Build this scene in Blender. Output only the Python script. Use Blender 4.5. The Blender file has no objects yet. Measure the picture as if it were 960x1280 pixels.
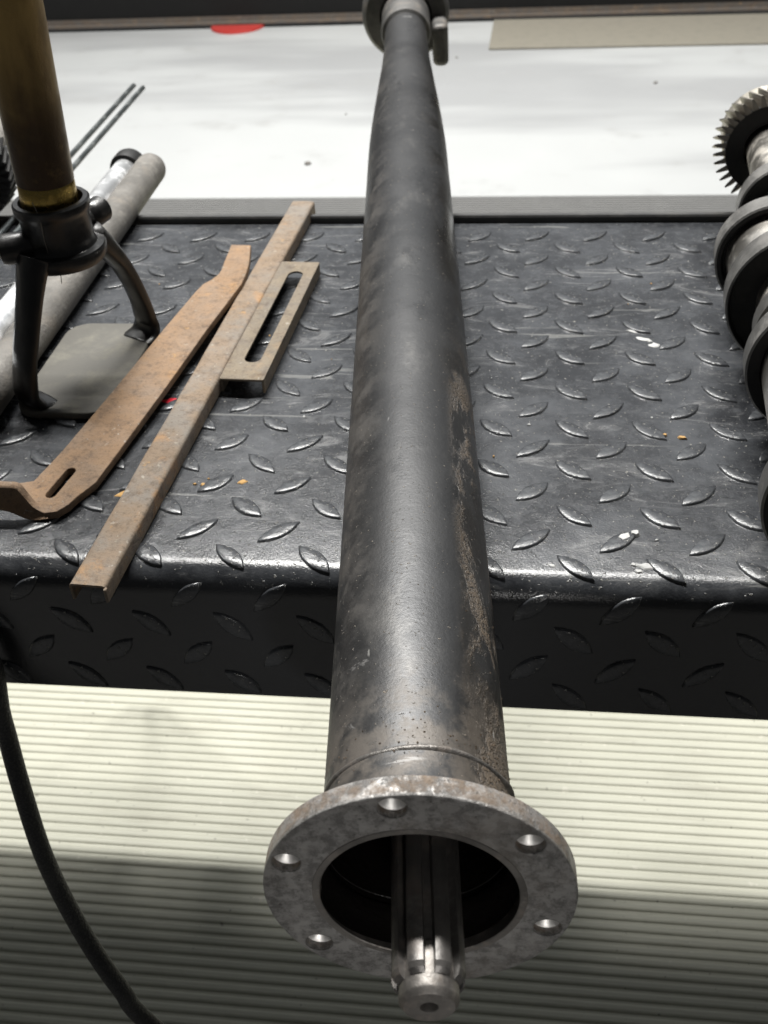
import bpy, bmesh, math, random
from mathutils import Vector, Matrix, noise

random.seed(7)
S = bpy.context.scene
COL = S.collection
PI = math.pi

# ------------------------------------------------------------------ camera, world, lamps, exposure
cam_d = bpy.data.cameras.new("camera")
cam = bpy.data.objects.new("camera", cam_d); COL.objects.link(cam); S.camera = cam
FWD = Vector((-0.1240, 0.7818, -0.6111)).normalized()
RGT = Vector((0.9919, 0.1150, -0.0541)); RGT = (RGT - RGT.dot(FWD) * FWD).normalized()
UPV = RGT.cross(FWD)
M = Matrix.Identity(4)
for i in range(3):
    M[i][0], M[i][1], M[i][2] = RGT[i], UPV[i], -FWD[i]
M.translation = Vector((0.0635, -0.4602, 0.3757))
cam.matrix_world = M
cam_d.sensor_fit = 'VERTICAL'; cam_d.sensor_height = 24.0
cam_d.lens = 1403.376 / 1280 * 24.0
cam_d.clip_start = 0.02; cam_d.clip_end = 60
cam_d.dof.use_dof = True; cam_d.dof.focus_distance = 0.50; cam_d.dof.aperture_fstop = 14.0

W = bpy.data.worlds.new("World"); S.world = W; W.use_nodes = True
bg = W.node_tree.nodes["Background"]
bg.inputs[0].default_value = (0.93, 0.97, 1.0, 1); bg.inputs[1].default_value = 0.045

def lamp(name, loc, power, size, target, colr=(1, .985, .95)):
    d = bpy.data.lights.new(name, 'AREA'); d.shape = 'DISK'; d.size = size; d.energy = power; d.color = colr
    o = bpy.data.objects.new(name, d); COL.objects.link(o); o.location = loc
    o.rotation_euler = (Vector(target) - Vector(loc)).to_track_quat('-Z', 'Y').to_euler()
    return o
lamp("ceiling_lamp", (-0.55, 1.62, 2.6), 46, 0.42, (-0.3, 1.2, 0))
o = lamp("batten_and_fill", (-0.42, 1.385, 2.6), 196, 0.06, (-0.42, 1.2, 0))
o.data.shape = 'RECTANGLE'; o.data.size = 2.0; o.data.size_y = 0.08
o = lamp("batten_and_fill", (0.0, 2.75, 1.5), 12, 0.06, (0.0, 2.75, 0))  # added rear fill lamp, brightens the white floor panel evenly
o.data.shape = 'RECTANGLE'; o.data.size = 3.2; o.data.size_y = 0.10; o.data.spread = math.radians(82)
o = lamp("sheen_panel_light", (0.0, 4.2, 2.75), 36, 1.0, (0.0, 0.2, 0.0), (.94, .97, 1))      # added area light high behind the bench, gives the rubber its sheen
o.data.shape = 'RECTANGLE'; o.data.size = 6.0; o.data.size_y = 3.0
d = bpy.data.lights.new("flange_fill_spot", 'SPOT'); d.energy = 30; d.spot_size = math.radians(6.6); d.spot_blend = .5; d.shadow_soft_size = .06; d.color = (1, .98, .95)
o = bpy.data.objects.new("flange_fill_spot", d); COL.objects.link(o); o.location = (0.30, -1.5, 0.42)       # added low fill light aimed at the flange
o.rotation_euler = (Vector((.031, -.25, .030)) - o.location).to_track_quat('-Z', 'Y').to_euler()

S.view_settings.view_transform = 'Standard'; S.view_settings.look = 'None'
S.view_settings.exposure = 0.0; S.view_settings.gamma = 1.0; S.view_settings.use_curve_mapping = False

# ------------------------------------------------------------------ helpers
def link(name, me, mat=None, parent=None, smooth=None, loc=None):
    o = bpy.data.objects.new(name, me); COL.objects.link(o)
    if mat is not None and not me.materials: me.materials.append(mat)
    if parent is not None: o.parent = parent
    if loc is not None: o.location = loc
    if smooth is not None:
        for p in me.polygons: p.use_smooth = True
        if smooth < 3.1:
            import numpy as np
            bm = bmesh.new(); bm.from_mesh(me)
            for e in bm.edges:
                if len(e.link_faces) == 2 and e.calc_face_angle(0) > smooth: e.smooth = False
            bm.to_mesh(me); bm.free()
    return o

def thing(name, label, cat, loc=(0, 0, 0), rotz=0.0, group=None):
    o = bpy.data.objects.new(name, None); COL.objects.link(o)
    o.location = loc; o.rotation_euler = (0, 0, rotz); o.empty_display_size = .02
    return tag(o, label, cat, group)
def tag(o, label, cat, group=None):
    o['label'] = label; o['category'] = cat
    if group: o['group'] = group
    return o

def mesh_from(verts, faces, name="m"):
    me = bpy.data.meshes.new(name); me.from_pydata([tuple(v) for v in verts], [], faces)
    bm = bmesh.new(); bm.from_mesh(me); bmesh.ops.recalc_face_normals(bm, faces=bm.faces); bm.to_mesh(me); bm.free()
    me.update(); return me

def lathe(prof, segs=64, closed=False, wob=0.0):
    """prof: list of (radius, s); axis = local Y."""
    v = []; f = []
    n = len(prof)
    for i, (r, s) in enumerate(prof):
        for k in range(segs):
            a = 2 * PI * k / segs
            rr = r + (wob * noise.noise(Vector((math.cos(a) * 2, math.sin(a) * 2, s * 40))) if wob else 0)
            v.append((rr * math.cos(a), s, rr * math.sin(a)))
    rng = n if closed else n - 1
    for i in range(rng):
        for k in range(segs):
            k2 = (k + 1) % segs; j = (i + 1) % n
            f.append((i * segs + k, i * segs + k2, j * segs + k2, j * segs + k))
    if not closed:
        if prof[0][0] > 1e-5: pass
    return mesh_from(v, f)

def extrude_x(prof, x0, x1, nx=1, closed=True):
    """prof: list of (y,z), extruded along X."""
    v = []; f = []; n = len(prof)
    for i in range(nx + 1):
        x = x0 + (x1 - x0) * i / nx
        for (y, z) in prof: v.append((x, y, z))
    for i in range(nx):
        for k in range(n if closed else n - 1):
            k2 = (k + 1) % n
            f.append((i * n + k, i * n + k2, (i + 1) * n + k2, (i + 1) * n + k))
    if closed:
        f.append(tuple(range(n))); f.append(tuple(nx * n + k for k in range(n)))
    return mesh_from(v, f)

def box_me(sx, sy, sz, bev=0.001, seg=2, centre=(0, 0, 0)):
    bm = bmesh.new(); bmesh.ops.create_cube(bm, size=1)
    for v in bm.verts: v.co = Vector((v.co.x * sx + centre[0], v.co.y * sy + centre[1], v.co.z * sz + centre[2]))
    if bev: bmesh.ops.bevel(bm, geom=list(bm.edges), offset=bev, segments=seg, profile=.5, affect='EDGES')
    me = bpy.data.meshes.new("m"); bm.to_mesh(me); bm.free(); return me

def tube_path(pts, rad, segs=16, caps=True):
    """round sweep through pts (Vectors); rad number or list."""
    pts = [Vector(p) for p in pts]; v = []; f = []; n = len(pts)
    nrm = None
    for i, p in enumerate(pts):
        t = (pts[min(i + 1, n - 1)] - pts[max(i - 1, 0)]).normalized()
        if nrm is None:
            nrm = t.cross(Vector((0, 0, 1)) if abs(t.z) < .9 else Vector((1, 0, 0))).normalized()
        nrm = (nrm - nrm.dot(t) * t).normalized(); b = t.cross(nrm)
        r = rad[i] if isinstance(rad, (list, tuple)) else rad
        for k in range(segs):
            a = 2 * PI * k / segs
            v.append(p + r * (math.cos(a) * nrm + math.sin(a) * b))
    for i in range(n - 1):
        for k in range(segs):
            k2 = (k + 1) % segs
            f.append((i * segs + k, i * segs + k2, (i + 1) * segs + k2, (i + 1) * segs + k))
    if caps:
        f.append(tuple(range(segs))); f.append(tuple((n - 1) * segs + k for k in range(segs)))
    return mesh_from(v, f)

def strip_sweep(sections):
    """sections: list of rings of equal length (lists of Vectors); closed ends."""
    n = len(sections[0]); v = [p for s in sections for p in s]; f = []
    for i in range(len(sections) - 1):
        for k in range(n):
            k2 = (k + 1) % n
            f.append((i * n + k, i * n + k2, (i + 1) * n + k2, (i + 1) * n + k))
    f.append(tuple(range(n))); f.append(tuple((len(sections) - 1) * n + k for k in range(n)))
    return mesh_from(v, f)

def bezier(pts, n):
    """Catmull-Rom through pts."""
    P = [Vector(p) for p in pts]; P = [2 * P[0] - P[1]] + P + [2 * P[-1] - P[-2]]; out = []
    for i in range(1, len(P) - 2):
        for k in range(n):
            t = k / n; a, b, c, d = P[i - 1], P[i], P[i + 1], P[i + 2]
            out.append(.5 * ((2 * b) + (c - a) * t + (2 * a - 5 * b + 4 * c - d) * t * t + (3 * b - a - 3 * c + d) * t ** 3))
    out.append(P[-2]); return out

def flat_cut(loops, depth, bevel=0.0, res=2):
    """Filled 2D outline (first loop) with the further loops cut out; thickness depth, centred, in local XY."""
    cu = bpy.data.curves.new("c", 'CURVE'); cu.dimensions = '2D'; cu.fill_mode = 'BOTH'
    for lp in loops:
        sp = cu.splines.new('POLY'); sp.points.add(len(lp) - 1); sp.use_cyclic_u = True
        for p, (x, y) in zip(sp.points, lp): p.co = (x, y, 0, 1)
    cu.extrude = depth / 2 - bevel; cu.bevel_depth = bevel; cu.bevel_resolution = res; cu.offset = -bevel
    o = bpy.data.objects.new("c", cu); COL.objects.link(o)
    dg = bpy.context.evaluated_depsgraph_get(); me = bpy.data.meshes.new_from_object(o.evaluated_get(dg))
    bpy.data.objects.remove(o); bpy.data.curves.remove(cu)
    bm = bmesh.new(); bm.from_mesh(me); bmesh.ops.remove_doubles(bm, verts=bm.verts, dist=1e-5)
    bmesh.ops.recalc_face_normals(bm, faces=bm.faces); bm.to_mesh(me); bm.free()
    me.materials.clear()
    return me
def circ(r, n=48, cx=0, cy=0): return [(cx + r * math.cos(2 * PI * k / n), cy + r * math.sin(2 * PI * k / n)) for k in range(n)]

# ------------------------------------------------------------------ materials
def srgb(r, g, b):
    f = lambda c: (c / 255 / 12.92) if c / 255 <= .04045 else ((c / 255 + .055) / 1.055) ** 2.4
    return (f(r), f(g), f(b), 1)

class Mat:
    def __init__(s, name, base, rough=.5, metal=0., spec=.5, coords='Object'):
        s.m = bpy.data.materials.new(name); s.m.use_nodes = True; s.nt = s.m.node_tree
        s.b = s.nt.nodes["Principled BSDF"]; s.N = s.nt.nodes.new; s.L = s.nt.links.new
        tc = s.N("ShaderNodeTexCoord"); s.co = tc.outputs[coords]
        s.b.inputs["Metallic"].default_value = metal; s.b.inputs["Roughness"].default_value = rough
        s.b.inputs["Specular IOR Level"].default_value = spec
        s.rough = rough
        rgb = s.N("ShaderNodeRGB"); rgb.outputs[0].default_value = (*base[:3], 1); s.c = rgb.outputs[0]
        s.r = None; s.h = None; s.met = None
    def val(s, v):
        n = s.N("ShaderNodeValue"); n.outputs[0].default_value = v; return n.outputs[0]
    def math(s, op, a, b=None, clamp=False):
        n = s.N("ShaderNodeMath"); n.operation = op; n.use_clamp = clamp
        for i, x in enumerate((a, b)):
            if x is None: continue
            if isinstance(x, (int, float)): n.inputs[i].default_value = x
            else: s.L(x, n.inputs[i])
        return n.outputs[0]
    def noise(s, scale, lo=.4, hi=.6, detail=6, rough=.6, stretch=None, dist=0., off=(0, 0, 0)):
        mp = s.N("ShaderNodeMapping"); s.L(s.co, mp.inputs[0])
        mp.inputs["Scale"].default_value = stretch or (1, 1, 1); mp.inputs["Location"].default_value = off
        n = s.N("ShaderNodeTexNoise"); s.L(mp.outputs[0], n.inputs["Vector"])
        n.inputs["Scale"].default_value = scale; n.inputs["Detail"].default_value = detail
        n.inputs["Roughness"].default_value = rough; n.inputs["Distortion"].default_value = dist
        if lo is None: return n.outputs["Fac"]
        return s.ramp(n.outputs["Fac"], lo, hi)
    def ramp(s, x, lo, hi):
        r = s.N("ShaderNodeMapRange"); r.interpolation_type = 'SMOOTHSTEP'; s.L(x, r.inputs[0])
        r.inputs[1].default_value = lo; r.inputs[2].default_value = hi; return r.outputs[0]
    def axis(s, i):
        x = s.N("ShaderNodeSeparateXYZ"); s.L(s.co, x.inputs[0]); return x.outputs[i]
    def mix(s, fac, col, amount=1.0):
        if amount != 1.0: fac = s.math('MULTIPLY', fac, amount)
        n = s.N("ShaderNodeMix"); n.data_type = 'RGBA'; s.L(fac, n.inputs[0]); s.L(s.c, n.inputs[6])
        n.inputs[7].default_value = (*col[:3], 1); s.c = n.outputs[2]; return s
    def mixr(s, fac, rough):
        n = s.N("ShaderNodeMix"); n.data_type = 'FLOAT'; s.L(fac, n.inputs[0])
        if s.r is None: n.inputs[2].default_value = s.rough
        else: s.L(s.r, n.inputs[2])
        n.inputs[3].default_value = rough; s.r = n.outputs[0]; return s
    def mixm(s, fac, met):
        n = s.N("ShaderNodeMix"); n.data_type = 'FLOAT'; s.L(fac, n.inputs[0])
        if s.met is None: n.inputs[2].default_value = s.b.inputs["Metallic"].default_value
        else: s.L(s.met, n.inputs[2])
        n.inputs[3].default_value = met; s.met = n.outputs[0]; return s
    def bump(s, x, dist):
        x = s.math('MULTIPLY', x, dist * 1000)
        s.h = x if s.h is None else s.math('ADD', s.h, x); return s
    def done(s, strength=1.0):
        s.L(s.c, s.b.inputs["Base Color"])
        if s.r is not None: s.L(s.r, s.b.inputs["Roughness"])
        if s.met is not None: s.L(s.met, s.b.inputs["Metallic"])
        if s.h is not None:
            b = s.N("ShaderNodeBump"); b.inputs["Strength"].default_value = strength; b.inputs["Distance"].default_value = .001
            s.L(s.h, b.inputs["Height"]); s.L(b.outputs[0], s.b.inputs["Normal"])
        return s.m

def rubber_mat(name="black_rubber", worn=0.0):
    m = Mat(name, (.0140, .0150, .0175), .21, spec=.55)
    top = m.ramp(m.axis(2), -.012, -.001)
    if worn: top = m.val(1.0)
    d = m.math('MULTIPLY', m.noise(14, .35, .72, 8, .7, off=(3, 1, 0)), top)
    m.mix(d, (.066, .070, .077), .9); m.mixr(d, .25)
    d2 = m.math('MULTIPLY', m.noise(110, .45, .75, 8, .75, off=(7, 1, 0)), top)
    m.mix(d2, (.088, .091, .096), .6)
    sc = m.math('MULTIPLY', m.noise(45, .52, .70, 8, .75, stretch=(.35, 1, 1), dist=1.2), top)
    m.mix(sc, (.17, .17, .17), .55); m.mixr(sc, .36)
    ln = m.math('MULTIPLY', m.noise(60, .64, .68, 5, .6, stretch=(.12, 1.4, 1), dist=.5, off=(2, 8, 0)), top)
    m.mix(ln, (.22, .22, .21), .5)
    sp = m.math('MULTIPLY', m.noise(420, .655, .73, 2, .5), top)
    m.mix(sp, (.34, .33, .30), .6)
    if worn:
        m.mix(m.noise(160, .42, .66, 6, .7, off=(1, 5, 9)), (.11, .115, .12), worn)
    m.mixr(m.noise(9, .35, .7, 6), .25)
    m.bump(m.noise(900, None, None, 3, .6), .00020); m.bump(m.noise(70, None, None, 4, .5), .0004); m.bump(sp, .0004)
    return m.done(.9)

def dark_steel(name, base=(.10, .10, .10), rough=.42, metal=.75, dust=(.16, .13, .10), dusty=.35, bumps=.00018, scale=1.0):
    m = Mat(name, base, rough, metal)
    m.mix(m.noise(26 * scale, .35, .7, 8, .65), tuple(c * .45 for c in base), .8)
    m.mix(m.noise(60 * scale, .5, .75, 8, .7, off=(5, 0, 2)), tuple(min(1, c * 1.9) for c in base), .6)
    d = m.noise(38 * scale, .5, .68, 10, .75, off=(1, 7, 3))
    m.mix(d, dust, dusty); m.mixm(d, metal * .35); m.mixr(d, min(.85, rough + .3))
    m.mixr(m.noise(15 * scale, .3, .7), rough + .1)
    m.bump(m.noise(500, None, None, 4, .6), bumps)
    return m.done()

def tube_mat():
    m = Mat("blackened_steel", (.060, .060, .061), .37, .66)
    x = m.axis(0); y = m.axis(1)
    m.mix(m.noise(12, .35, .7, 8, .6, stretch=(1, .35, 1)), (.045, .046, .048), .7)
    m.mix(m.noise(40, .52, .8, 8, .7, stretch=(1, .5, 1), off=(2, 2, 0)), (.15, .146, .14), .55)
    # greasy dark streaks down the right flank, then earth stuck to them
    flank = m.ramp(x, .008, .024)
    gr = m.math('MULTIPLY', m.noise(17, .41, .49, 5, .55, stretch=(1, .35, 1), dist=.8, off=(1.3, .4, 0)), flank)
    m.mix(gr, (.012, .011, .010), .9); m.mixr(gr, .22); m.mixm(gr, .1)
    near = m.ramp(y, .14, .0)
    ea = m.math('MULTIPLY', m.math('MULTIPLY', m.noise(22, .44, .52, 8, .7, stretch=(1, .45, 1), dist=.6, off=(.2, 3.1, 1)), m.ramp(x, .017, .028)), near)
    ea = m.math('MULTIPLY', ea, m.noise(700, .30, .55, 3, .6))
    m.mix(ea, (.15, .115, .082), .85); m.mixr(ea, .9); m.mixm(ea, 0)
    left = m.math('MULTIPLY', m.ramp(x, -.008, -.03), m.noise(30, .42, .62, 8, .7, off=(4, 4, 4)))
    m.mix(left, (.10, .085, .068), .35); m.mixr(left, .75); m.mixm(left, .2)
    end = m.math('MULTIPLY', m.ramp(y, -.15, -.20), m.noise(55, .40, .6, 8, .7, off=(8, 1, 4)))
    m.mix(end, (.165, .14, .115), .5); m.mixr(end, .7); m.mixm(end, .3)
    sp = m.noise(620, .685, .74, 2, .5)
    m.mix(sp, (.28, .24, .19), .5); m.mixr(sp, .9); m.mixm(sp, .0)
    scr = m.noise(130, .72, .77, 4, .6, stretch=(1, .22, 1), off=(9, 2, 2))
    m.mix(scr, (.48, .47, .45), .6); sc2 = m.noise(60, .665, .69, 6, .7, stretch=(.16, 1.3, 1), dist=.6, off=(3, 9, 5)); m.mix(sc2, (.26, .255, .25), .6)
    m.mixr(m.noise(8, .38, .62), .48); m.mixr(m.noise(33, .55, .75, 6, .7, stretch=(1, .4, 1), off=(6, 6, 1)), .27)
    m.bump(m.noise(650, None, None, 4, .65), .00011); m.bump(sp, .0003); m.bump(ea, .0006)
    m.bump(m.noise(45, None, None, 5, .5), .0003)
    return m.done()

def flange_mat():
    m = Mat("worn_steel", (.33, .32, .31), .42, .55)
    blot = m.noise(150, .43, .60, 12, .78)
    m.mix(blot, (.11, .105, .10), .8); m.mixr(blot, .55)
    m.mix(m.noise(55, .50, .62, 8, .7, off=(4, 4, 4)), (.44, .42, .40), .4)
    m.mix(m.noise(20, .5, .7, 6, .7, off=(3, 3, 3)), (.20, .175, .15), .6)
    ru = m.math('MULTIPLY', m.noise(85, .42, .60, 10, .75, off=(1, 9, 2)), m.ramp(m.axis(1), .0006, .002))
    m.mix(ru, (.19, .135, .09), .8); m.mixr(ru, .8); m.mixm(ru, .1)
    m.mix(m.noise(420, .62, .72, 3, .6), (.05, .045, .04), .7)
    m.bump(m.noise(600, None, None, 4, .6), .0002); m.bump(blot, .00015)
    return m.done()

def rust_mat(name, a=(.22, .150, .10), b=(.40, .20, .075), g=(.17, .155, .14), orange=.5, grey=.5, off=0.):
    a = tuple(c * v for c, v in zip(a, (1.16, 1.12, 1.02))); b = tuple(c * v for c, v in zip(b, (1.15, 1.12, .95))); g = tuple(c * 1.1 for c in g); m = Mat(name, a, .8, .05)
    m.mix(m.noise(38, .38, .66, 8, .7, off=(off, 0, 0)), g, grey)
    m.mix(m.noise(30, .52, .68, 8, .7, off=(off, 3, 0), dist=.6), b, orange)
    m.mix(m.noise(95, .48, .70, 10, .8, off=(off, 6, 0)), (.075, .05, .036), .8); m.mix(m.noise(420, .52, .7, 4, .7, off=(off, 1, 7)), (.09, .06, .04), .6)
    m.mix(m.noise(75, .63, .70, 6, .7, off=(off, 9, 1)), (.52, .30, .10), .8 * orange)
    m.mix(m.noise(210, .66, .72, 3, .6, off=(off, 2, 4)), (.45, .42, .36), .55)
    m.mixr(m.noise(50, .4, .7), .62)
    m.bump(m.noise(330, None, None, 6, .75), .0009); m.bump(m.noise(60, None, None, 4, .6), .0005)
    return m.done()

def paint_mat(name, col, rough=.35, dusty=.3, dust=(.16, .15, .13), spec=.5):
    m = Mat(name, col, rough, 0, spec)
    d = m.noise(35, .45, .72, 8, .7)
    m.mix(d, dust, dusty); m.mixr(d, min(.9, rough + .3))
    m.bump(m.noise(160, None, None, 5, .6), .0003)
    return m.done()

def steel_mat(name, col, rough, grime=.4, grimec=(.10, .09, .08)):
    m = Mat(name, col, rough, .95)
    d = m.noise(42, .45, .7, 8, .7)
    m.mix(d, grimec, grime); m.mixr(d, min(.8, rough + .25)); m.mixm(d, .5)
    m.bump(m.noise(300, None, None, 4, .6), .00015)
    return m.done()

def floor_mat():
    m = Mat("cream_ribbed_floor", (.50, .495, .41), .5)
    m.mix(m.noise(3.5, .35, .7, 6, .6), (.465, .465, .385), .6)
    m.mix(m.noise(30, .58, .8, 8, .7), (.24, .23, .185), .35)
    m.mix(m.noise(140, .72, .75, 2, .5), (.13, .12, .10), .7); m.mix(m.noise(26, .5, .75, 8, .7, stretch=(.25, 3, 1), off=(3, 3, 0)), (.27, .255, .20), .5); m.mix(m.noise(90, .70, .73, 2, .5, off=(5, 1, 0)), (.62, .60, .52), .5); m.bump(m.noise(7, None, None, 3, .5), .003)
    m.mixr(m.noise(12, .4, .7), .6)
    m.bump(m.noise(400, None, None, 3, .6), .0002)
    return m.done()

def white_mat():
    m = Mat("white_gloss_panel", (.43, .44, .44), .34)
    m.mix(m.noise(1.1, .44, .60, 4, .5, stretch=(.5, 2.2, 1), off=(.4, .2, 0)), (.29, .295, .30), .8)  # soft grey bands in the colour, standing in for a shadow on the panel
    m.mix(m.noise(9, .55, .78, 6, .6), (.31, .31, .305), .5)
    m.mix(m.noise(70, .68, .76, 5, .6), (.22, .22, .21), .5)
    m.mix(m.noise(16, .66, .70, 6, .7, stretch=(.2, 1, 1), dist=.7), (.40, .40, .40), .5)
    m.mixr(m.noise(5, .4, .7), .42); m.bump(m.noise(4, None, None, 3, .5), .002)
    return m.done()

def braid_mat():
    m = Mat("braided_cable_sheath", (.030, .030, .030), .6)
    v = m.N("ShaderNodeTexVoronoi"); v.inputs["Scale"].default_value = 750; m.L(m.co, v.inputs["Vector"])
    m.mix(m.ramp(v.outputs["Distance"], .5, .1), (.065, .063, .060), .8)
    m.mix(m.noise(30, .45, .7, 8, .7), (.09, .085, .078), .5)
    m.bump(v.outputs["Distance"], -.0005)
    return m.done()

RUB = rubber_mat(); LUG = rubber_mat('worn_lug_rubber', .55); TUBE = tube_mat(); FLANGE = flange_mat()
RUST_BAR = rust_mat("rusty_bar_steel", (.24, .158, .10), (.36, .20, .085), (.20, .15, .11), .5, .6, 0)
RUST_CH = rust_mat("rusty_channel_steel", (.205, .155, .115), (.40, .21, .08), (.19, .175, .155), .55, .8, 11)
RUST_BR = rust_mat("rusty_bracket_steel", (.185, .155, .12), (.33, .20, .09), (.13, .115, .10), .25, .6, 23)
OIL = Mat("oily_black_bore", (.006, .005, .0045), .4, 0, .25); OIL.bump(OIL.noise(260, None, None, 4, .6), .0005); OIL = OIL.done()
SPL = dark_steel("spline_steel", (.15, .142, .135), .36, .7, (.09, .06, .04), .45)
TIP = dark_steel("shaft_end_steel", (.24, .225, .21), .42, .85, (.20, .15, .11), .45, scale=1.6)
CONE = steel_mat('bright_drill_point', (.85, .83, .80), .46, .2, (.2, .18, .16)); HUBM = steel_mat('bright_hub_steel', (.50, .47, .41), .45, .2, (.35, .32, .27)); WELD = dark_steel('weld_bead_steel', (.17, .16, .15), .4, .6, (.16, .12, .09), .5, .0005, 2.0); CAST = dark_steel("far_end_casting", (.115, .112, .108), .5, .6, (.22, .18, .14), .4)
BLACKP = paint_mat("black_chipped_paint", (.009, .009, .009), .28, .14, (.11, .10, .09))
BLACKD = paint_mat("dusty_black_paint", (.085, .080, .068), .65, .7, (.21, .20, .165))
BRASS = Mat("tarnished_brass", (.46, .31, .11), .34, .45)
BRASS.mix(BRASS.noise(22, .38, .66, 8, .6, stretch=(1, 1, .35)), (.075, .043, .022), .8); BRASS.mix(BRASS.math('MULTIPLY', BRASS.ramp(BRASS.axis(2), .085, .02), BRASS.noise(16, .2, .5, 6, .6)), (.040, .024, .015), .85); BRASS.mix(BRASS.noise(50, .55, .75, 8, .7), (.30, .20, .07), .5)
BRASS.mixr(BRASS.noise(30, .4, .7), .55); BRASS.bump(BRASS.noise(400, None, None, 4, .6), .0002); BRASS = BRASS.done()
BRASSB = steel_mat("bright_brass", (.48, .34, .10), .24, .45, (.16, .10, .03))
PIPEG = dark_steel("dusty_grey_pipe", (.19, .18, .165), .68, .15, (.22, .195, .165), .7, .0006)
CHROME = steel_mat("dull_chrome", (.80, .81, .82), .38, .15, (.45, .44, .42))
RODS = steel_mat("thin_rod_steel", (.20, .22, .22), .35, .5)
CAMD = dark_steel("camshaft_dark_steel", (.016, .016, .016), .5, .3, (.03, .028, .026), .4)
CAMR = dark_steel("camshaft_rim_steel", (.24, .235, .225), .42, .8, (.13, .12, .11), .4)
CAMJ = steel_mat("ground_journal_steel", (.62, .59, .54), .28, .35, (.30, .26, .21))
GEARM = dark_steel("gear_steel", (.10, .095, .09), .5, .6, (.16, .14, .12), .4)
GEART = steel_mat("gear_tooth_steel", (.27, .255, .23), .4, .5, (.20, .17, .13))
CABLE = braid_mat(); CONCRETE = paint_mat('dark_workshop_floor', (.15, .148, .145), .7, .4, (.19, .19, .185)); SOIL = paint_mat('dry_soil', (.13, .10, .075), .95, .6, (.23, .18, .13), .1)
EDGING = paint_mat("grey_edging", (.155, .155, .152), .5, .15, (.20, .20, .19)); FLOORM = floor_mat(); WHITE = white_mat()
BLACKW = paint_mat("matt_black_panel", (.008, .008, .008), .8, .2, (.02, .02, .02), .2)
RUSTA = rust_mat("rusty_angle_steel", (.085, .07, .06), (.20, .135, .09), (.07, .07, .07), .4, .8, 41)
BEIGE = paint_mat("beige_board", (.205, .19, .155), .8, .4, (.15, .14, .118))
RED = paint_mat("red_plastic", (.36, .035, .03), .35, .1, (.4, .06, .05))
REDP = paint_mat("red_paint_mark", (.65, .01, .03), .4, .0)
WHITEP = paint_mat("white_paint_flake", (.46, .46, .45), .5, .8, (.16, .16, .16))
OCHRE = paint_mat("ochre_crumb", (.46, .27, .09), .85, .5, (.36, .24, .12))
DARKST = paint_mat("dark_frame_paint", (.03, .03, .03), .5, .2)

# ------------------------------------------------------------------ the setting
FZ = -0.60
rib = 0.0115
prof = []
y = -.32
while y < 1.775:
    prof += [(y, FZ - .0019), (y + .0026, FZ - .0019), (y + .0036, FZ - .0006), (y + .0052, FZ), (y + .0088, FZ), (y + .0106, FZ - .0009)]
    y += rib
fl = link("floor", extrude_x(prof, -3, 3, 1, closed=False), FLOORM); fl['kind'] = 'structure'
o = link("ground", mesh_from([(-8, -8, FZ - .02), (8, -8, FZ - .02), (8, 8, FZ - .02), (-8, 8, FZ - .02)], [(0, 1, 2, 3)]), CONCRETE); o['kind'] = 'structure'
ep = []
y = 1.77
while y < 1.917:
    ep += [(y, FZ + .002), (y + .0020, FZ + .002), (y + .0028, FZ + .004), (y + .0090, FZ + .004), (y + .0098, FZ + .002)]; y += .0115
o = link("floor_edging", extrude_x([(1.77, FZ - .01)] + ep + [(1.918, FZ - .01)], -3, 3), EDGING); o['kind'] = 'structure'
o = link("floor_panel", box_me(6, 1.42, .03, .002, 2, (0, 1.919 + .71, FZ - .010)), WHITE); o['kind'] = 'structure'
t = thing("back_wall", "black plinth wall behind the white floor panel with a rusty steel angle along its foot", "wall", (0, 3.36, FZ))
link("panel", box_me(6, .10, .60, .004, 2, (0, .055, .315)), BLACKW, t)
link("foot_angle", extrude_x([(-.018, .0145), (.002, .0145), (.002, .036), (-.003, .038), (-.004, .022), (-.018, .020)], -3, 3), RUSTA, t)
tag(link("beige_board", box_me(1.5, .31, .006, .001, 1, (0, 0, .003)), BEIGE, None, loc=(.672, 3.165, FZ + .006)), "beige board lying on the white floor against the black back wall", "board")
bpy.data.objects["beige_board"].rotation_euler[2] = math.radians(-.6)
tag(link("red_lid", lathe([(0, .0075), (.080, .0075), (.088, .006), (.09, 0), (.0, 0)], 40), RED, None, .6, loc=(-.915, 3.352, FZ + .0055)), "round red plastic lid lying at the far edge of the white floor", "lid")
bpy.data.objects["red_lid"].rotation_euler[0] = PI / 2
for i, (px, py, r) in enumerate([(-.4715, 2.1176, .008), (-.33, 2.48, .007), (-.43, 2.47, .003), (.38, 2.68, .006), (-.17, 2.95, .004), (.55, 2.2, .004)]):
    bm = bmesh.new(); bmesh.ops.create_icosphere(bm, subdivisions=2, radius=r)
    for v in bm.verts: v.co = v.co * (1 + .25 * noise.noise(v.co * 300)); v.co.z = max(v.co.z * .6, -r * .35)
    me = bpy.data.meshes.new("m"); bm.to_mesh(me); bm.free()
    o = link("grit_crumb", me, PIPEG, None, 1.0, loc=(px, py, FZ + .005 + r * .35))
    tag(o, ["largest dark grit crumb on the white floor, midway between thin rods and tube", "second largest dark crumb on the white floor, just left of the drive tube", "faint tiny crumb on the white floor beside the second largest crumb", "dark crumb on the white floor just in front of the beige board", "tiny crumb on the white floor hidden close behind the far end of the drive tube", "tiny crumb on the white floor nearest to the toothed gear at right"][i], "crumb", "grit crumbs on the white floor")

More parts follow.
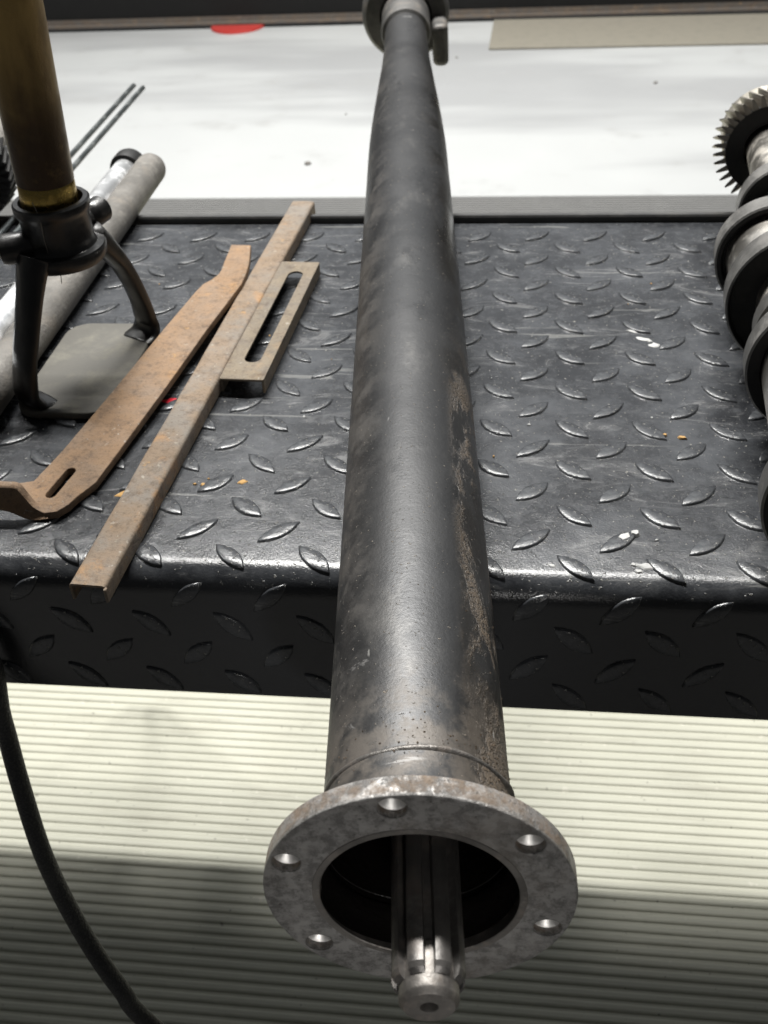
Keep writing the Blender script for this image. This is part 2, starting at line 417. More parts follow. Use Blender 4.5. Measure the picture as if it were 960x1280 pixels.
# ------------------------------------------------------------------ workbench
BX0, BX1, BY = -.80, .80, .404
RR = .0145; YF = -.037; ZB = -.0885
bench = thing("workbench", "black rubber covered bench with raised tread pattern and rounded front edge", "workbench", (0, 0, FZ))
BM = Vector((0, 0, -FZ))    # bench children live in local coordinates above the floor
YR = YF + RR; ARC0 = -YR; ARC1 = ARC0 + RR * PI / 2
def sheet(s):
    """arc position s measured from y=0 towards the front -> (y, z, tilt angle)"""
    if s <= ARC0: return (-s, 0.0, 0.0)
    if s <= ARC1:
        a = (s - ARC0) / RR; return (YR - RR * math.sin(a), -RR + RR * math.cos(a), a)
    return (YF, -RR - (s - ARC1), PI / 2)
SEND = ARC1 + (-ZB - RR)
ss = [-BY, -.25, -.1, 0] + [ARC0 + (ARC1 - ARC0) * k / 12 for k in range(13)] + [ARC1 + (SEND - ARC1) * k / 3 for k in range(1, 4)]
outer = [sheet(s)[:2] for s in ss]
T = .004
inner = [(yy + T * math.sin(a), zz - T * math.cos(a)) for (yy, zz, a) in [sheet(s) for s in ss]]
prof = [(yy, zz - FZ) for yy, zz in outer + inner[::-1]]
link("rubber_cover", extrude_x(prof, BX0, BX1, 40), RUB, bench, .7)
bpy.data.objects["rubber_cover"].location = (0, 0, 0)
# texture coordinates of the cover are local: shift so z=0 is the top (see rubber material)
for v in bpy.data.objects["rubber_cover"].data.vertices: v.co.z += FZ
bpy.data.objects["rubber_cover"].location = (0, 0, -FZ)
link("top_board", box_me(1.56, .395, .020, .001, 1, (0, .2025, -FZ - .0145)), DARKST, bench)
link("back_lip", extrude_x([(BY + .001, -FZ - .03), (BY + .001, -FZ + .0045), (BY + .002, -FZ + .006), (BY + .006, -FZ + .006), (BY + .007, -FZ + .0045), (BY + .007, -FZ - .03)], BX0, BX1), DARKST, bench)
link("frame_rail", box_me(1.5, .03, .04, .002, 1, (0, .37, -FZ - .046)), DARKST, bench)
for sx in (-.68, .68):
    for sy in (.0, .37):
        link("leg", box_me(.04, .04, -FZ - .026, .002, 1, (sx, sy, (-FZ - .026) / 2)), DARKST, bench)
link("shadow_rod", tube_path([(-.345, .416, -FZ - .03), (-.352, .420, .30), (-.372, .424, .08)], .007, 10), DARKST, bench)  # added rod out of sight behind the bench, casts a streak on the floor

def lens(s, half, wid, hgt, ang, n=7):
    """outline of a tread lug in sheet coordinates, apex points at the tips"""
    base = []; topv = []
    for k in range(n):
        t = -1 + 2 * k / (n - 1); base.append((t * half, wid * (1 - t * t)))
    for k in range(1, n - 1):
        t = 1 - 2 * k / (n - 1); base.append((t * half, -wid * (1 - t * t)))
    mid = [(a * .95, b * .88) for a, b in base]; top = [(a * .88, b * .74) for a, b in base]; cen = [(a * .5, b * .2) for a, b in base]
    rings = [(base, -.0006), (mid, hgt * .80), (top, hgt), (cen, hgt * 1.03)]
    ca, sa = math.cos(ang), math.sin(ang)
    V = []; n2 = len(base)
    for ring, h in rings:
        for a, b in ring: V.append((a * ca - b * sa, a * sa + b * ca, h))
    F = [(i * n2 + k, i * n2 + (k + 1) % n2, (i + 1) * n2 + (k + 1) % n2, (i + 1) * n2 + k) for i in range(3) for k in range(n2)]
    F.append(tuple(3 * n2 + k for k in range(n2)))
    return V, F
PU, PV = .045, .04194
def in_frame(p):
    d = Vector(p) - M.translation; z = d.dot(FWD); x = 1403.376 * d.dot(RGT) / z; yv = 1403.376 * d.dot(UPV) / z
    return abs(x) < 500 and abs(yv) < 660
ANG = math.radians(42)
HALF, WID, HGT = .0133, .0054, .0013
rng = random.Random(3)
def lug_variant(ang):
    V, F = lens(0, HALF * rng.uniform(.94, 1.05), WID * rng.uniform(.88, 1.1), HGT * rng.uniform(.8, 1.1), ang + rng.uniform(-.05, .05))
    sd = rng.uniform(0, 90)
    V = [(a + .00035 * noise.noise(Vector((a * 160, b * 160, sd))), b + .00035 * noise.noise(Vector((b * 160, a * 160, sd + 9))), h + (.00022 * noise.noise(Vector((a * 300, b * 300, sd + 4))) if h > 0 else 0)) for a, b, h in V]
    me_ = mesh_from(V, F); me_.materials.append(LUG)
    for p in me_.polygons: p.use_smooth = True
    return V, F, me_
VARF = [lug_variant(ANG) for _ in range(6)]; VARB = [lug_variant(-ANG) for _ in range(6)]
VB, FB = VARB[0][:2]
FASF = {}
for _v in VARF + VARB:
    _m = _v[2].copy(); _m.materials.clear(); _m.materials.append(RUB); FASF[id(_v[2])] = _m
rest_v, rest_f = [], []; parts_n = 0
def add_lug(x, s, fwd_dir):
    global parts_n
    yy, zz, a = sheet(s); pos = Vector((x, yy, zz))
    bend = ARC0 - .010 < s < ARC1 + .010
    V, F, vme = rng.choice(VARF if fwd_dir else VARB)
    vis = in_frame(pos) and parts_n < 292
    if bend or not vis:
        wv = []
        for (a_, b_, h) in V:
            y2, z2, an = sheet(s - b_); wv.append((x + a_, y2 - h * math.sin(an), z2 + h * math.cos(an)))
        if vis:
            me_ = mesh_from([(q[0] - x, q[1] - yy, q[2] - zz) for q in wv], F)
            o = link("tread_lug", me_, LUG if a < .5 else RUB, bench, 3.2, loc=(x, yy, zz - FZ)); parts_n += 1
        else:
            n0 = len(rest_v); rest_v.extend(wv); rest_f.extend(tuple(i + n0 for i in f) for f in F)
    else:
        o = link("tread_lug", vme, None, bench, loc=(x, yy, zz - FZ)); parts_n += 1
        if a > 1:
            o.rotation_euler = (PI / 2, 0, 0); o.data = FASF[id(vme)]
X0 = -2.5 * PU
for j in range(-1, 11):          # rows from the front roll to the back
    for i in range(-15, 21):
        x = X0 + i * PU
        if j >= 0 and -.78 < x < .78 and j * PV < BY - .02: add_lug(x, -j * PV, True)
        x2 = x + PU / 2
        if -.78 < x2 < .78 and (j + .5) * PV < BY - .02: add_lug(x2, -(j + .5) * PV, False)
for j in range(2):
    for i in range(-15, 21):
        x = X0 + i * PU + .0004
        s0 = ARC1 - RR + .0145 + j * .0423
        if -.78 < x < .78: add_lug(x, s0 + (.0 if j else .0), True)
        if -.78 < x + PU / 2 < .78 and s0 + .5 * .0423 < SEND - .009: add_lug(x + PU / 2, s0 + .0211, False)
        elif -.78 < x + PU / 2 < .78 and s0 + .5 * .0423 < SEND + .004:      # row cut by the lower hem
            V, F = VB, FB; wv = []
            for (a_, b_, h) in V:
                y2, z2, an = sheet(min(s0 + .0211 - b_, SEND - .0004)); wv.append((x + PU / 2 + a_, y2 - h * math.sin(an), z2 + h * math.cos(an)))
            n0 = len(rest_v); rest_v.extend(wv); rest_f.extend(tuple(i_ + n0 for i_ in f) for f in F)
o = link("tread_lugs_beyond", mesh_from([(a, b, c - FZ) for a, b, c in rest_v], rest_f), RUB, bench, 3.2); o['kind'] = 'stuff'

# crumbs, flakes and marks lying on the rubber
def flake(x, y, r, h, seed, stretch=1.0, ang=0.):
    V = []; n = 11
    for k in range(n):
        a = 2 * PI * k / n; rr = r * (.55 + .75 * abs(noise.noise(Vector((math.cos(a) * 1.3, math.sin(a) * 1.3, seed * 3.7)))) * 1.2)
        px, py = rr * math.cos(a) * stretch, rr * math.sin(a)
        V.append((x + px * math.cos(ang) - py * math.sin(ang), y + px * math.sin(ang) + py * math.cos(ang)))
    return V
def flakes(name, items, mat, kind='stuff'):
    vv, ff = [], []
    for q, (x, y, r, h, st, an) in enumerate(items):
        ring = flake(x, y, r, h, q + len(name), st, an); n0 = len(vv); n = len(ring)
        for a, b in ring:
            yy = b; zz = sheet(-b)[1] if b < 0 else 0
            vv.append((a, sheet(-b)[0] if b < 0 else b, zz + .0002))
        for a, b in ring:
            a2, b2 = x + (a - x) * .7, y + (b - y) * .7
            vv.append((a2, sheet(-b2)[0] if b2 < 0 else b2, (sheet(-b2)[1] if b2 < 0 else 0) + h))
        for k in range(n): ff.append((n0 + k, n0 + (k + 1) % n, n0 + n + (k + 1) % n, n0 + n + k))
        ff.append(tuple(n0 + n + k for k in range(n)))
    return link(name, mesh_from([(a, b, c - FZ) for a, b, c in vv], ff), mat, bench)
it = [(.1158, .004, .0035, .0016, 2.0, .7), (.121, .0075, .0030, .0019, 1.4, .5), (.1255, -.0185, .0035, .0007, 2.2, -.2), (.121, -.0225, .0022, .0007, 1.0, 1.3), (.119, -.0175, .0018, .0008, 1.0, 1.9), (.078, -.020, .0016, .0006, 2, -.5),
      (.139, .215, .0030, .0005, 2.2, -.5), (.146, .207, .0036, .0007, 1.5, 0), (.132, .226, .0018, .0005, 2.8, -.4), (.1425, .2115, .0012, .0006, 1.2, .4), (.150, .203, .0012, .0005, 1.6, .2), (.132, .003, .001, .0006, 1.5, .3), (-.2355, .036, .0016, .0008, 1, 0)]
for k in range(26):
    it.append((random.uniform(-.3, .2), random.uniform(.0, .38), random.uniform(.0004, .0010), .0006, 1.4, random.uniform(0, 3)))
o = flakes("paint_flakes", it, WHITEP); o['kind'] = 'stuff'
it = [(-.148, .089, .0035, .0005, 1.7, .5), (-.1195, .0405, .0022, .0012, 1.2, 0), (-.1245, .041, .0012, .0008, 1.3, 0), (-.098, .0445, .0022, .0006, 1.8, .6), (-.163, .0305, .0035, .0005, 2, .3), (-.203, .014, .0028, .0004, 2, -.3), (.1535, .098, .0022, .0012, 1.5, -.4), (.144, .1005, .0016, .0012, 1.3, 0),
      (.022, .136, .002, .001, 1.4, .4), (-.087, .354, .003, .0006, 2.2, 0), (.045, .075, .0009, .001, 1, 0), (-.155, .0705, .0016, .0004, 1.4, 0)]
for k in range(16):
    it.append((random.uniform(-.3, .2), random.uniform(.0, .38), random.uniform(.0004, .0009), .0006, 1.4, random.uniform(0, 3)))
o = flakes("ochre_crumbs", it, OCHRE); o['kind'] = 'stuff'
flakes("red_paint_mark", [(-.163, .1295, .0040, .0004, 1.9, .1)], REDP)

# ------------------------------------------------------------------ drive tube
X0T, DXT, HT = .0063, -.1043, .0352
tube = thing("drive_tube", "long blackened steel drive tube with round bolt flange and splined shaft facing the viewer", "drive shaft", (X0T, 0, 0), math.atan2(-DXT, 1))
def rt(s): return .0342 - .003 * s
pr = [(rt(-.21), -.212)]
for k in range(0, 41):
    s = -.20 + k * (.66 / 40); pr.append((rt(s), s))
for k in range(1, 17):
    t = k / 16; e = t * t * (3 - 2 * t) * .75 + t * .25
    pr.append((rt(.46) + (.0232 - rt(.46)) * e, .46 + .33 * t))
pr += [(.0228, .83), (.0225, .87)]
body = link("tube_body", lathe(pr, 96, wob=.00018), TUBE, tube, .7); body.location = (0, 0, HT)
def loc_h(o): o.location = (0, 0, HT); return o
loc_h(link("tube_neck", lathe([(.0348, -.2050), (.0350, -.209), (.0356, -.2135), (.0368, -.222), (.0385, -.2275), (.0400, -.2300)], 96, wob=.0003), TUBE, tube, .9))
wp = [(.0340, -.2005)] + [(.0344 + .0012 * math.sin(PI * k / 6), -.2015 - .0035 * k / 6) for k in range(7)] + [(.0340, -.2065)]
wv = lathe(wp, 120, wob=.0017); o = link('weld_seam', wv, WELD, body, 3.2)
dv, df = [], []
rd = random.Random(11)
for q in range(150):
    a = rd.gauss(PI / 2 - .25, .75); sp_ = rd.gauss(-.1965, .006) if q < 100 else rd.uniform(-.226, -.02)
    if q >= 100: a = rd.uniform(-.2, .9)
    rr_ = rt(sp_) if sp_ > -.2 else .0350 if sp_ > -.214 else .0372
    r_ = rd.uniform(.00015, .0006); c_ = Vector((rr_ * math.cos(a), sp_, rr_ * math.sin(a))); n0 = len(dv)
    for vx in ((1, 0, 0), (-1, 0, 0), (0, 1, 0), (0, -1, 0), (0, 0, 1), (0, 0, -1)): dv.append(c_ + Vector(vx) * r_ * rd.uniform(.6, 1.3))
    df += [tuple(n0 + k for k in f) for f in ((0, 2, 4), (2, 1, 4), (1, 3, 4), (3, 0, 4), (2, 0, 5), (1, 2, 5), (3, 1, 5), (0, 3, 5))]
o = loc_h(link("dirt_crumbs", mesh_from(dv, df), SOIL, tube)); o['kind'] = 'stuff'
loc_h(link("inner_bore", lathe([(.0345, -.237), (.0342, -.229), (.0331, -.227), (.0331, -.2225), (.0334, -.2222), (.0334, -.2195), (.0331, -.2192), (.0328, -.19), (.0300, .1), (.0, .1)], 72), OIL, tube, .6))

fl_e = bpy.data.objects.new("flange", None)
# flange: a disc with a bore and six blind holes, slightly out of square with the tube
RO, TK = .0543, .0085
BA = [math.radians(98.5 + 60 * k) for k in range(6)]
hr = .0050; RB = .0479
loops = [circ(RO, 128), circ(.0347, 96)] + [circ(hr, 28, RB * math.cos(a), RB * math.sin(a)) for a in BA]
fm = flat_cut(loops, TK, .0006, 2)
for v in fm.vertices:   # curve lies in XY with thickness along Z -> stand it up facing -Y
    x, y, z = v.co; v.co = (x, -z + TK / 2, y)
flange = link("flange", fm, FLANGE, tube, .6)
flange.location = (.0002, -.2384, HT - .0020); flange.rotation_euler = (math.radians(-.6), 0, math.radians(-2.6))
link("bore_lip", lathe([(.0346, .004), (.0346, .0), (.0350, -.0003), (.0371, -.0003), (.0374, .0002), (.0374, .002)], 96), TIP, flange, .5)
for k, a in enumerate(BA):
    hm = lathe([(hr + .00005, .0003), (hr + .00003, .0035), (.0048, .0036), (.0012, .0078), (0, .0076)], 28)
    hm.materials.append(OIL); hm.materials.append(CONE)
    for p in hm.polygons: p.material_index = 1 if p.index >= 28 else 0
    o = link("bolt_hole", hm, None, flange, .5, loc=(RB * math.cos(a), 0, RB * math.sin(a)))

# splined shaft
NS = 8
def spl(r0, r1, w=.58):
    pts = []
    for k in range(NS):
        a0 = 2 * PI * k / NS + math.radians(19); half = w * PI / NS
        pts.append((r0 + .0002, a0 - half - .03))
        for t in range(5): pts.append((r1 - (.0003 if t in (0, 4) else 0), a0 - half + 2 * half * t / 4))
        pts.append((r0 + .0002, a0 + half + .03)); pts.append((r0, a0 + PI / NS))
    return pts
def spl_ring(r0, r1, s):
    return [Vector((r * math.cos(a), s, r * math.sin(a))) for r, a in spl(r0, r1)]
secs = [spl_ring(.0092, .0122, .16), spl_ring(.0092, .0124, -.2700), spl_ring(.0092, .0117, -.2718), spl_ring(.0092, .0101, -.2731)]
shaft = link("spline_shaft", strip_sweep(secs), SPL, tube, .35)
shaft.location = (.0003, 0, HT); shaft.rotation_euler = (0, 0, 0)
sh_rot = math.atan2(.0026, -.28)
shaft.rotation_euler = (0, 0, .0093)
link("shaft_tip", lathe([(.0096, -.262), (.0098, -.2770), (.0096, -.2778), (.0082, -.2795), (.0040, -.2796), (.0030, -.2794), (.0026, -.2785), (.0024, -.270), (0, -.270)], 48), TIP, shaft, .5)

# far end: collar, housing flange and clamp lug
loc_h(link("collar", lathe([(.0225, .832), (.0262, .834), (.0275, .839), (.0275, .905), (.0292, .915), (.0300, .93), (.0300, 1.02), (0, 1.02)], 72), CAST, tube, .5))
hub = loc_h(link("end_housing", lathe([(.030, .905), (.046, .907), (.0495, .912), (.0505, .92), (.0505, .945), (.048, .952), (.030, .954)], 72), CAST, tube, .5))
link("clamp_lug", box_me(.018, .050, .046, .0065, 4, (.0385, .892, -.024)), CAST, hub)

# ------------------------------------------------------------------ long rusty channel
dch = Vector((.0255, .480, 0)); ln = dch.length + .004; rz = -math.atan2(dch.x, dch.y)
ch = thing("steel_channel", "long narrow rusty channel bar whose near end overhangs the bench front", "channel bar", (-.1527, -.0605, .0012), rz)
w, hh, tt = .0098, .0105, .0014
def ch_sec(y, w=w, hh=hh, r=.0022):
    o_ = [(-w, 0)] + [(-w + r - r * math.cos(a), hh - r + r * math.sin(a)) for a in (0, PI / 6, PI / 3, PI / 2)] + [(w - r + r * math.sin(a), hh - r + r * math.cos(a)) for a in (0, PI / 6, PI / 3, PI / 2)] + [(w, 0)]
    i_ = [(w - tt, 0), (w - tt, hh - r), (w - tt - .0008, hh - tt), (-w + tt + .0008, hh - tt), (-w + tt, hh - r), (-w + tt, 0)]
    return [Vector((x + .0003 * noise.noise(Vector((y * 30, x * 90, 1))), y, z + .00025 * noise.noise(Vector((y * 25, x * 80, 5))))) for x, z in o_ + i_]
link("channel_section", strip_sweep([ch_sec(ln * k / 60) for k in range(61)]), RUST_CH, ch, .6)
link("end_burr", box_me(.0016, .0028, .0085, .0004, 1, (w - .0002, -.0004, .0050)), RUST_CH, ch)

# ------------------------------------------------------------------ bent flat bar
bar = thing("flat_bar", "wide rusty flat bar with necked end, slot and wavy bent tip", "flat bar", (0, 0, 0))
def zt(y): return .0062 + max(0, y + .005) * .034
# centre line and half width along the flat part, from the far end towards the viewer
left_b = [(-.1655, .3262), (-.1650, .3130), (-.1646, .2980), (-.1640, .2850), (-.1646, .2790), (-.1680, .2705), (-.1725, .2640), (-.1752, .2540), (-.1850, .2000), (-.1965, .1300), (-.2090, .0600), (-.2160, .0310)]
right_b = [(-.1500, .3250), (-.1462, .3030), (-.1447, .2910), (-.1440, .2800), (-.1441, .2639), (-.1545, .2000), (-.1640, .1300), (-.1745, .0600), (-.1791, .0310)]
loop_pts = left_b + [(-.2245, .0285), (-.2213, .020), (-.2147, .012), (-.2078, .0075), (-.1997, .0028), (-.1930, .0045), (-.1885, .0105), (-.1852, .0190)] + right_b[::-1]
def cap(cx, cy, ang, L, r, n=10):
    out = []
    for k in range(n + 1):
        a = -PI / 2 + PI * k / n; out.append((L / 2 + r * math.cos(a), r * math.sin(a)))
    for k in range(n + 1):
        a = PI / 2 + PI * k / n; out.append((-L / 2 + r * math.cos(a), r * math.sin(a)))
    ca, sa = math.cos(ang), math.sin(ang)
    return [(cx + x * ca - y * sa, cy + x * sa + y * ca) for x, y in out]
slot = cap(-.1995, .0300, math.radians(79), .022, .0030)
TB = .0050
bmesh_bar = flat_cut([loop_pts, slot], TB, .0006, 2)
bmt = bmesh.new(); bmt.from_mesh(bmesh_bar)
for v in bmt.verts: v.co.z += zt(v.co.y) - TB / 2
bmt.to_mesh(bmesh_bar); bmt.free()
link("bar_plate", bmesh_bar, RUST_BAR, bar, .5)
# the tip is turned up into a wavy lip
tt_ = bezier([(-0.2001, 0.0035, 0.0059), (-0.2057, 0.0045, 0.0094), (-0.209, 0.0055, 0.0141), (-0.2116, 0.006, 0.0192), (-0.2148, 0.0065, 0.0214), (-0.2226, 0.0065, 0.0217), (-0.2508, 0.0075, 0.0223)], 5)
tb_ = bezier([(-0.1977, 0.0015, 0.0036), (-0.2047, 0.001, 0.0027), (-0.2102, 0.0012, 0.0031), (-0.2143, 0.0018, 0.0045), (-0.2186, 0.0022, 0.0063), (-0.2249, 0.0025, 0.0075), (-0.2538, 0.0045, 0.0083)], 5)
secs = []
for a_, b_ in zip(tt_, tb_):
    out_ = Vector((.0, 1, 0)) * .0052; up_ = (a_ - b_)
    m1 = b_ + up_ * .5 + Vector((0, .0012, 0))
    secs.append([b_ + out_ * .15, b_, m1, a_ - up_ * .08, a_ + out_ * .25, a_ + out_ * .8, a_ + out_ - up_ * .12, m1 + out_, b_ + out_])
link("bent_tip", strip_sweep(secs), RUST_BAR, bar, .9)

# ------------------------------------------------------------------ slotted bracket
brd = Vector((.0085, .1705, 0)); br = thing("slotted_bracket", "short rusty channel bracket with one long rounded slot in its top", "bracket", (-.1174, .1389, .0012), -math.atan2(brd.x, brd.y))
BL = brd.length; BW = .0146
def rrect(x0, x1, y0, y1, r, n=4):
    out = []
    for cx, cy, a0 in ((x1 - r, y1 - r, 0), (x0 + r, y1 - r, PI / 2), (x0 + r, y0 + r, PI), (x1 - r, y0 + r, 3 * PI / 2)):
        for k in range(n + 1):
            a = a0 + PI / 2 * k / n; out.append((cx + r * math.cos(a), cy + r * math.sin(a)))
    return out
bm_ = flat_cut([rrect(-BW, BW, 0, BL, .0012), cap(.0008, BL * .515, PI / 2, .122, .0056, 12)], .0016, .0003, 1)
for v in bm_.vertices: v.co.z += .0092 + .0003 * noise.noise(v.co * 60)
link("top_plate", bm_, RUST_BR, br, .5)
for sx in (-1, 1):
    link("side_wall", box_me(.0016, BL - .001, .0086, .0004, 1, (sx * (BW - .0008), BL / 2, .0042)), RUST_BR, br)

# ------------------------------------------------------------------ yoke stand with brass tube
ys = thing("yoke_stand", "black cast yoke standing on a flat foot and holding an upright brown brass tube", "stand", (-.2253, .1614, 0))
foot = flat_cut([rrect(-.034, .030, -.057, .060, .016, 6)], .005, .0012, 2)
for v in foot.vertices: v.co.z += .0035
link("foot_plate", foot, BLACKD, ys, .6)
def leg(name, pts, across, wds, ths):
    P = bezier(pts, 8); secs = []; n = len(P); m_ = len(wds) - 1
    def itp(a, u):
        q = u * m_; i = min(int(q), m_ - 1); return a[i] + (a[i + 1] - a[i]) * (q - i)
    for i, p in enumerate(P):
        t_ = (P[min(i + 1, n - 1)] - P[max(i - 1, 0)]).normalized(); u = i / (n - 1)
        ac = (across - across.dot(t_) * t_).normalized(); nn = t_.cross(ac)
        w_, h_ = itp(wds, u), itp(ths, u)
        secs.append([p + ac * (w_ * math.cos(a) * (1 if abs(math.cos(a)) > .9 else 1.1)) + nn * (h_ * math.sin(a)) for a in [2 * PI * k / 12 for k in range(12)]])
    return link(name, strip_sweep(secs), BLACKP, ys, 3.2)
ac = Vector((.82, -.57, 0))
leg("leg", [(-.0165, -.0370, .0042), (-.0215, -.0445, .0052), (-.0240, -.0492, .0120), (-.0238, -.0486, .0200), (-.0216, -.0443, .0362), (-.0181, -.0370, .0546), (-.0146, -.0298, .0727), (-.0114, -.0234, .0881), (-.0100, -.0205, .0930)], ac, [.0145, .0135, .0115, .0110, .0104, .0106, .0112, .0125, .0135], [.0024, .0036, .0048, .0050, .0050, .0050, .0055, .0070, .008])
leg("leg", [(.0180, .0375, .0042), (.0228, .0468, .0052), (.0248, .0507, .0110), (.0245, .0502, .0170), (.0239, .0490, .0279), (.0219, .0448, .0455), (.0189, .0386, .0624), (.0139, .0284, .0800), (.0095, .0195, .0930)], ac, [.0145, .0135, .0115, .0105, .0098, .0096, .0104, .0125, .0140], [.0024, .0036, .0046, .0048, .0048, .0050, .0055, .0075, .009])
def vert(me):
    for v in me.vertices: v.co = (v.co.x, -v.co.z, v.co.y)
    return me
link("collar", vert(lathe([(.016, .082), (.0250, .0835), (.0270, .0865), (.0274, .0915), (.0266, .0930), (.0224, .0938), (.0214, .0952), (.0210, .099), (.0210, .113), (.0222, .1155), (.0232, .118), (.0232, .1212), (.0222, .1222), (.0195, .1222), (.0190, .119), (.0190, .10)], 56)), BLACKP, ys, .6)
lean = math.radians(2.3)
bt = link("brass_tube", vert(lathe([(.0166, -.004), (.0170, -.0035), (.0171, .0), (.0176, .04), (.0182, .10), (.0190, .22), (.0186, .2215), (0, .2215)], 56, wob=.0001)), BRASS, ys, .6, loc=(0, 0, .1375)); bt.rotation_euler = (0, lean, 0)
link("brass_ring", vert(lathe([(.0160, -.020), (.0172, -.018), (.0169, -.0055), (.0160, -.0035)], 56)), BRASSB, bt, .8)
def ystick(name, p0, p1, prof, mat, parent=ys):
    me_ = lathe(prof, 28); d = (Vector(p1) - Vector(p0)); q = Vector((0, 1, 0)).rotation_difference(d)
    for v in me_.vertices: v.co = q @ v.co + Vector(p0)
    return link(name, me_, mat, parent, .6)
bs = ystick("clamp_boss", (-.012, -.010, .0975), (-.045, -.022, .0960), [(0, 0), (.0085, 0), (.0095, .004), (.0095, .018), (.0088, .0205), (.006, .0215), (0, .0215)], BLACKP)
ystick("clamp_bolt", (-.030, -.0166, .0966), (-.062, -.028, .0950), [(0, 0), (.0046, 0), (.0046, .010), (.0038, .0105), (.0038, .018), (.0062, .0182), (.0062, .026), (.005, .028), (0, .028)], CAMJ, bs)
ystick("knob", (.006, .014, .0985), (.017, .046, .1000), [(0, 0), (.006, 0), (.006, .012), (.0078, .0145), (.0086, .018), (.0086, .026), (.0074, .0275), (0, .028)], BLACKP)
link("loose_wire", tube_path(bezier([(-.0025, -.0195, .128), (.001, -.0225, .119), (.000, -.0215, .105), (.001, -.0212, .092), (.006, -.024, .0875), (.007, -.0275, .080)], 6), .00025, 6), GEART, ys)

# ------------------------------------------------------------------ pipes and rods at the left
def along_y(name, label, cat, x, y0, y1, z, prof_fn, mat, group=None, dx=0.):
    t_ = thing(name, label, cat, (x, y0, z), -math.atan2(dx, y1 - y0), group); return t_
L = .52
t = along_y("grey_pipe", "dusty grey steel pipe with rounded closed end lying behind the black yoke", "pipe", -.2745, -.02, .506, .0140, None, None, dx=-.004)
link("pipe_body", lathe([(0, 0), (.0135, .0), (.0136, .2), (.0137, L - .006), (.0128, L - .002), (.0105, L), (.0095, L - .001), (0, L - .0015)], 40, wob=.0003), PIPEG, t, .7)
t = along_y("chrome_tube", "bright chrome tube with dark ring at its far end beside the grey pipe", "tube", -.3055, -.02, .52, .0125, None, None, dx=.004)
link("tube_body", lathe([(.0100, .0), (.0112, .001), (.0112, .525), (.0100, .527), (.0098, .46)], 40), CHROME, t, .7)
link("end_ring", lathe([(.0112, .512), (.0146, .513), (.0152, .516), (.0152, .528), (.0142, .531), (.0112, .531)], 40), CAMD, t, .5)
for k, (xa, y1, dark) in enumerate(((-.3772, .771, 1), (-.3640, .762, 0))):
    t = tag(link("thin_rod", tube_path([(0, 0, 0), (0, .4, 0), (-.002, y1 + .05, 0)], .0026, 12), RODS, None, 3.2, loc=(xa, -.05, .0036)),
            ("left one of two thin steel rods sticking out behind the bench" if dark else "right one of two thin steel rods sticking out behind the bench"), "rod", "thin steel rods behind the yoke")

def gear(parent, r, teeth, length, helix, mat_t, mat_f, hole=.018):
    """helical gear along local Y with separate teeth"""
    link("gear_web", lathe([(hole, 0), (r * .80, 0), (r * .80, length), (hole, length), ], 56, closed=True), mat_f, parent, .5)
    secs = []
    for s, h in ((0, 0), (length, helix)):
        sec = []
        for rr, ww in ((r * .79, .78), (r * .86, .58), (r * .94, .38), (r, .16)):
            sec.append((rr, ww))
        ring = []
        for rr, ww in sec: a = h - ww * PI / teeth; ring.append(Vector((rr * math.cos(a), s, rr * math.sin(a))))
        for rr, ww in sec[::-1]: a = h + ww * PI / teeth; ring.append(Vector((rr * math.cos(a), s, rr * math.sin(a))))
        secs.append(ring)
    tm = strip_sweep(secs); tm.materials.append(mat_t)
    for k in range(teeth):
        o_ = link("tooth", tm, None, parent); o_.rotation_euler = (0, 2 * PI * k / teeth, 0)
# camshaft at the right
cs = thing("camshaft", "heavy camshaft with round black discs and toothed gear at its far end", "camshaft", (.2234, .0918, .05), -math.atan2(.022, .3319))
link("journal", lathe([(0, -.20), (.0330, -.20), (.0330, .012), (.0320, .0130), (.0300, .066), (.0300, .130), (.0190, .132), (.0190, .37), (0, .37)], 56), CAMJ, cs, .5)
def disc(s, r, l, ecc=(0, 0), lip=.86):
    r_in = .0150
    me_ = lathe([(r_in, s + .004), (r * lip - .0015, s + .004), (r * lip, s), (r - .0012, s + .0002), (r, s + .0012), (r, s + l - .0012), (r - .0012, s + l), (r_in, s + l)], 72)
    me_.materials.append(CAMR); me_.materials.append(CAMD)
    o_ = link("bearing_disc", me_, None, cs, .5)
    for p in me_.polygons:
        if p.index < 72 * 3 or p.index >= 72 * 6: p.material_index = 1
    o_.location = (ecc[0], 0, ecc[1]); return o_
disc(.000, .0425, .017, (.001, 0), .82)
disc(.0765, .0450, .021, (-.003, 0), .96)
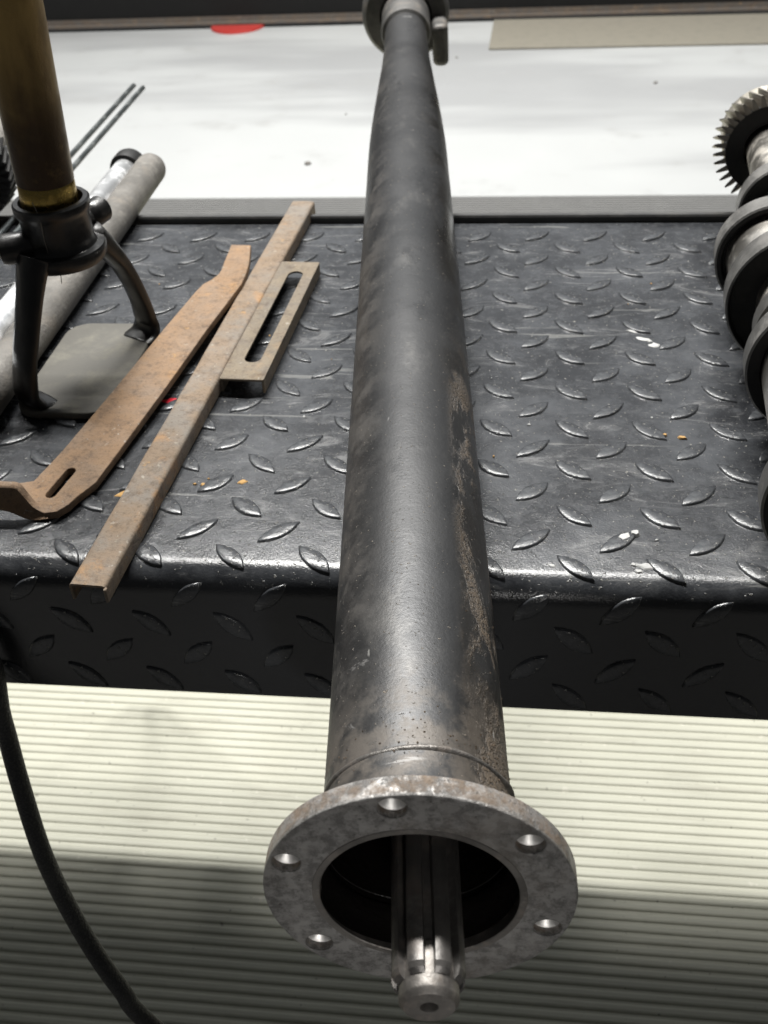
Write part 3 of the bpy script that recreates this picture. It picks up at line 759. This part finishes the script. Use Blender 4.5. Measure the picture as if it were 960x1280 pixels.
disc(.134, .0372, .018, (-.0145, .001), .90)
o = link('crank_pin', lathe([(.0285, .090), (.0290, .092), (.0290, .128), (.0305, .1375), (.0305, .140)], 56), CAMJ, cs, .8); o.location = (-.0145, 0, .001)
disc(.214, .0325, .018, (.0, 0), .9)
disc(-.125, .0425, .018)
for s in (.040, -.085):
    rg = []
    for yy in (s, s + .014):
        rg.append([Vector(((.034 + .0158 * max(0, math.cos(a + 1.25)) ** 3) * math.cos(a), yy, (.034 + .0158 * max(0, math.cos(a + 1.25)) ** 3) * math.sin(a))) for a in [2 * PI * k / 48 for k in range(48)]])
    link("cam_lobe", strip_sweep(rg), CAMR, cs, .5)
ge = bpy.data.objects.new("gear", None); COL.objects.link(ge); ge.parent = cs; ge.location = (0, .3327, 0)
gear(ge, .0435, 37, .020, .20, GEART, CAMD, .021)
link("gear_hub", lathe([(.0165, .0205), (.0335, .0205), (.0360, .023), (.0360, .044), (.0340, .0465), (.026, .0475), (0, .0475)], 48), HUBM, cs, .5, loc=(0, .3327, 0))
# the gear at the left edge
gl = thing("gear_shaft", "dark toothed gear on a shaft at the far left behind the brass tube", "gear", (-.4125, .405, .046))
ge2 = bpy.data.objects.new("gear", None); COL.objects.link(ge2); ge2.parent = gl
gear(ge2, .0440, 37, .018, .20, CAMD, CAMD, .014)
link("shaft", lathe([(0, -.40), (.0140, -.40), (.0140, .10), (0, .10)], 32), PIPEG, gl, .6)

# ------------------------------------------------------------------ cable hanging in front of the bench
cb = tag(link("power_cable", tube_path(bezier([(-.380, .06, .007), (-.330, -.01, .006), (-.2850, -.0500, -.012), (-0.2330, -0.0461, -0.045), (-0.2300, -0.0551, -0.1), (-0.2228, -0.0714, -0.14), (-0.2132, -0.0881, -0.185), (-0.1969, -0.1035, -0.23), (-0.1736, -0.1204, -0.265), (-0.1462, -0.1325, -0.3), (.02, -.20, -.40), (.08, -.22, -.594), (.3, -.3, -.594)], 8), .0055, 18), CABLE, None, 3.2), "thick black cable hanging down over the bench front at the left", "cable")
